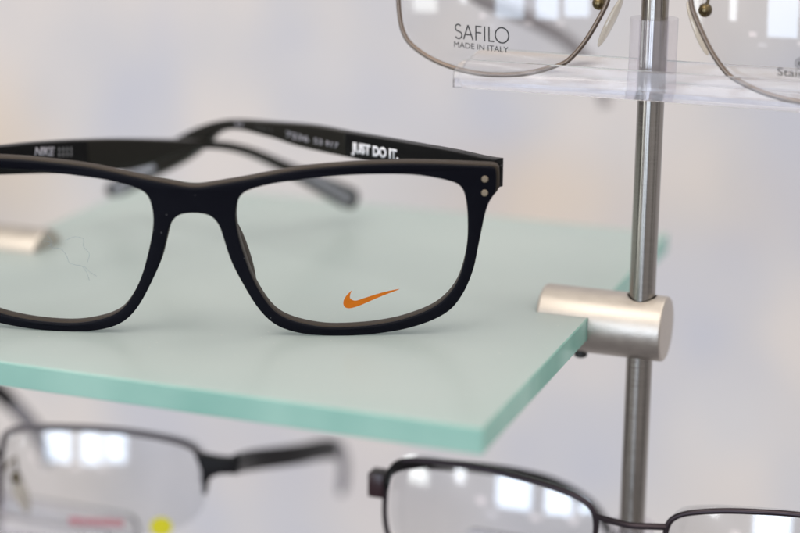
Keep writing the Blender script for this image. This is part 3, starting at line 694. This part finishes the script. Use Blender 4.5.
for s in (0, 1):
    mir = (lambda p: V((p[0], p[1]))) if not s else (lambda p: V((2*cxq-p[0], p[1])))
    bar = catmull([mir(p) for p in [(-29.6, -72), (-29.2, -66), (-28.7, -60.6), (-28.1, -54), (-26.8, -50), (-24, -48.2), (-19.7, -47.4), (-11, -47), (1.9, -47), (10.5, -47.6), (19, -48.8), (25, -50.3), (27.8, -52), (29.1, -54.6), (29.9, -57.9), (29.8, -61.5)]], 5)
    L_ = len(bar); rr = [.5+.5*min(1, i/(L_*.25))*(1 if i < L_*.9 else 1) for i in range(L_)]
    link('rim', me_from(*tube([fnQ(p.x, p.y, 0) for p in bar], rr, n=10)), M['rimgrey'], tQ)
    me, sf = lens_mesh([mir(p) for p in full], fnQ, .8, 100, 1.0, 14, (-3.7, -8.0)); lo = link('lens', me, M['lens_low'], tQ, sharp=40)
    if not s:
        fq = lambda a, b, d: fnQ(a, b, sf(a, b)+.05+d)
        link('lettering', me_from(*join([ribbon([V((-9.2+k*1.15, -76.3)), V((-9.2+k*1.15, -74.0+.5*rnd.random()))], .62, fq) for k in range(14)])), M['redprint'], lo, smooth=False)
        sp = [V((16.8+3.1*math.cos(2*math.pi*k/28), -76.4+3.1*math.sin(2*math.pi*k/28))) for k in range(28)]
        me = plate(sp, [], .05, .15, .01, 0); remap(me, lambda c: fq(c.x, c.y, c.z)); link('round_sticker', me, M['sticker'], lo, smooth=False)
    # flared end block and opened arm
    blk = [mir(p) for p in [(27.2, -52.3), (30.5, -53.4), (34.5, -54.0), (39, -54.0), (39, -58.2), (34.5, -58.6), (32.2, -59.6), (31.0, -61.6), (30.4, -65), (29.4, -64.6), (29.5, -58.6)]]
    me = plate(blk if not s else blk[::-1], [], 1.1, -2.2, .3, 2); remap(me, lambda c: fnQ(c.x, c.y, c.z)); link('end_piece', me, M['gunmetal'], tQ)
    p0 = fnQ(*mir((38.6, -56.0)), -.8)
    if not s: pth = [p0]+[V(q) for q in LQT[1:]]
    else: pth = [p0]+[V(q) for q in LLT]
    P = catmull(pth, 6); kk = int(len(P)*.6)
    tq = link('temple', me_from(*tube(P[:kk+1], [3.1+.2*i/kk for i in range(kk+1)], n=12, squash=.45, side=(1, 0, 0))), M['gunmetal'], tQ)
    link('temple_tip', me_from(*tube(P[kk:], [3.3]*(len(P)-kk), n=12, squash=.5, side=(1, 0, 0))), M['greytip'], tq)
    link('nose_pad', me_from(*ellipsoid(fnQ(*mir((-24.6, -69)), -4), (1.2, 3., 6.5), Matrix.Rotation(math.radians(-20 if not s else 20), 3, 'Y'))), M['silicone'], tQ)
    a = mir((-28.6, -61)); b = mir((-25.5, -58)); c = mir((-25.6, -64))
    link('pad_arm', me_from(*join([tube([fnQ(*a, -.4), fnQ(*b, -3.5), fnQ(*c, -4)], .5, n=8), ellipsoid(fnQ(*c, -3.2), (1.6, 1.6, 1.9))])), M['goldtone'], tQ)
link('bridge', me_from(*tube([fnQ(u, v, w) for u, v, w in [(-28.7, -56, 0), (-32, -53.6, 1), (cxq, -52.6, 1.6), (-46, -53.6, 1), (-49.3, -56, 0)]], .9, n=10)), M['gunmetal'], tQ)

# ------------------------------------------------------------------ camera
cam = bpy.data.cameras.new('camera'); co = bpy.data.objects.new('camera', cam); COL.objects.link(co)
Cp = V(CAM_C); fwd, rt, up = V(CAM_F), V(CAM_R), V(CAM_U)
mw = Matrix.Identity(4)
for i in range(3): mw[i][0] = rt[i]; mw[i][1] = up[i]; mw[i][2] = -fwd[i]; mw[i][3] = Cp[i]*S
co.matrix_world = mw
cam.sensor_width = 22.3; cam.lens = CAM_FPX*22.3/800; cam.clip_start = .01; cam.clip_end = 100
cam.dof.use_dof = True; cam.dof.focus_distance = .438; cam.dof.aperture_fstop = FSTOP; cam.dof.aperture_blades = 0
sc.camera = co

# ------------------------------------------------------------------ light
w = bpy.data.worlds.new('World'); sc.world = w; w.use_nodes = True; nt = w.node_tree; nt.nodes.clear()
out = N(nt, 'ShaderNodeOutputWorld'); bg = N(nt, 'ShaderNodeBackground'); bg.inputs['Strength'].default_value = WORLD_S
tc = N(nt, 'ShaderNodeTexCoord'); sx = N(nt, 'ShaderNodeSeparateXYZ'); nt.links.new(tc.outputs['Generated'], sx.inputs[0])
mr = N(nt, 'ShaderNodeMapRange'); mr.inputs['From Min'].default_value = -1; mr.inputs['From Max'].default_value = 1; nt.links.new(sx.outputs['Z'], mr.inputs['Value'])
cr = N(nt, 'ShaderNodeValToRGB'); el = cr.color_ramp.elements
for i, (pos, c) in enumerate(ROOM):
    e = el[i] if i < 2 else el.new(pos)
    e.position = pos; e.color = (*c, 1)
nt.links.new(mr.outputs[0], cr.inputs[0])
mp = N(nt, 'ShaderNodeMapping'); mp.inputs['Scale'].default_value = (1, 1, .45); nt.links.new(tc.outputs['Generated'], mp.inputs['Vector'])
no = N(nt, 'ShaderNodeTexNoise'); no.inputs['Scale'].default_value = 3.2; no.inputs['Detail'].default_value = 3; nt.links.new(mp.outputs[0], no.inputs['Vector'])
m2 = N(nt, 'ShaderNodeMapRange'); m2.inputs['From Min'].default_value = .38; m2.inputs['From Max'].default_value = .62
m2.inputs['To Min'].default_value = .48; m2.inputs['To Max'].default_value = 1.3; nt.links.new(no.outputs['Fac'], m2.inputs['Value'])
mx = N(nt, 'ShaderNodeMix', data_type='RGBA', blend_type='MULTIPLY'); mx.inputs['Factor'].default_value = 1
nt.links.new(cr.outputs[0], mx.inputs['A']); nt.links.new(m2.outputs[0], mx.inputs['B'])
nt.links.new(mx.outputs['Result'], bg.inputs['Color']); nt.links.new(bg.outputs[0], out.inputs['Surface'])

def area(name, az, el_, dist, sx_, sy_, power, col):
    """az: degrees from +y towards +x, seen from the rod; el: degrees up"""
    d = V((math.sin(math.radians(az))*math.cos(math.radians(el_)), math.cos(math.radians(az))*math.cos(math.radians(el_)), math.sin(math.radians(el_))))
    l = bpy.data.lights.new(name, 'AREA'); l.shape = 'RECTANGLE'; l.size = sx_; l.size_y = sy_; l.energy = power; l.color = col
    o = bpy.data.objects.new(name, l); COL.objects.link(o); o.location = d*dist
    o.rotation_euler = d.to_track_quat('Z', 'Y').to_euler()
for a in LAMPS: area(*a)

sc.view_settings.view_transform = 'Standard'; sc.view_settings.look = 'None'; sc.view_settings.gamma = 1; sc.view_settings.exposure = EXPOSURE
sc.cycles.max_bounces = 14; sc.cycles.transparent_max_bounces = 24; sc.cycles.transmission_bounces = 12
sc.cycles.caustics_reflective = False
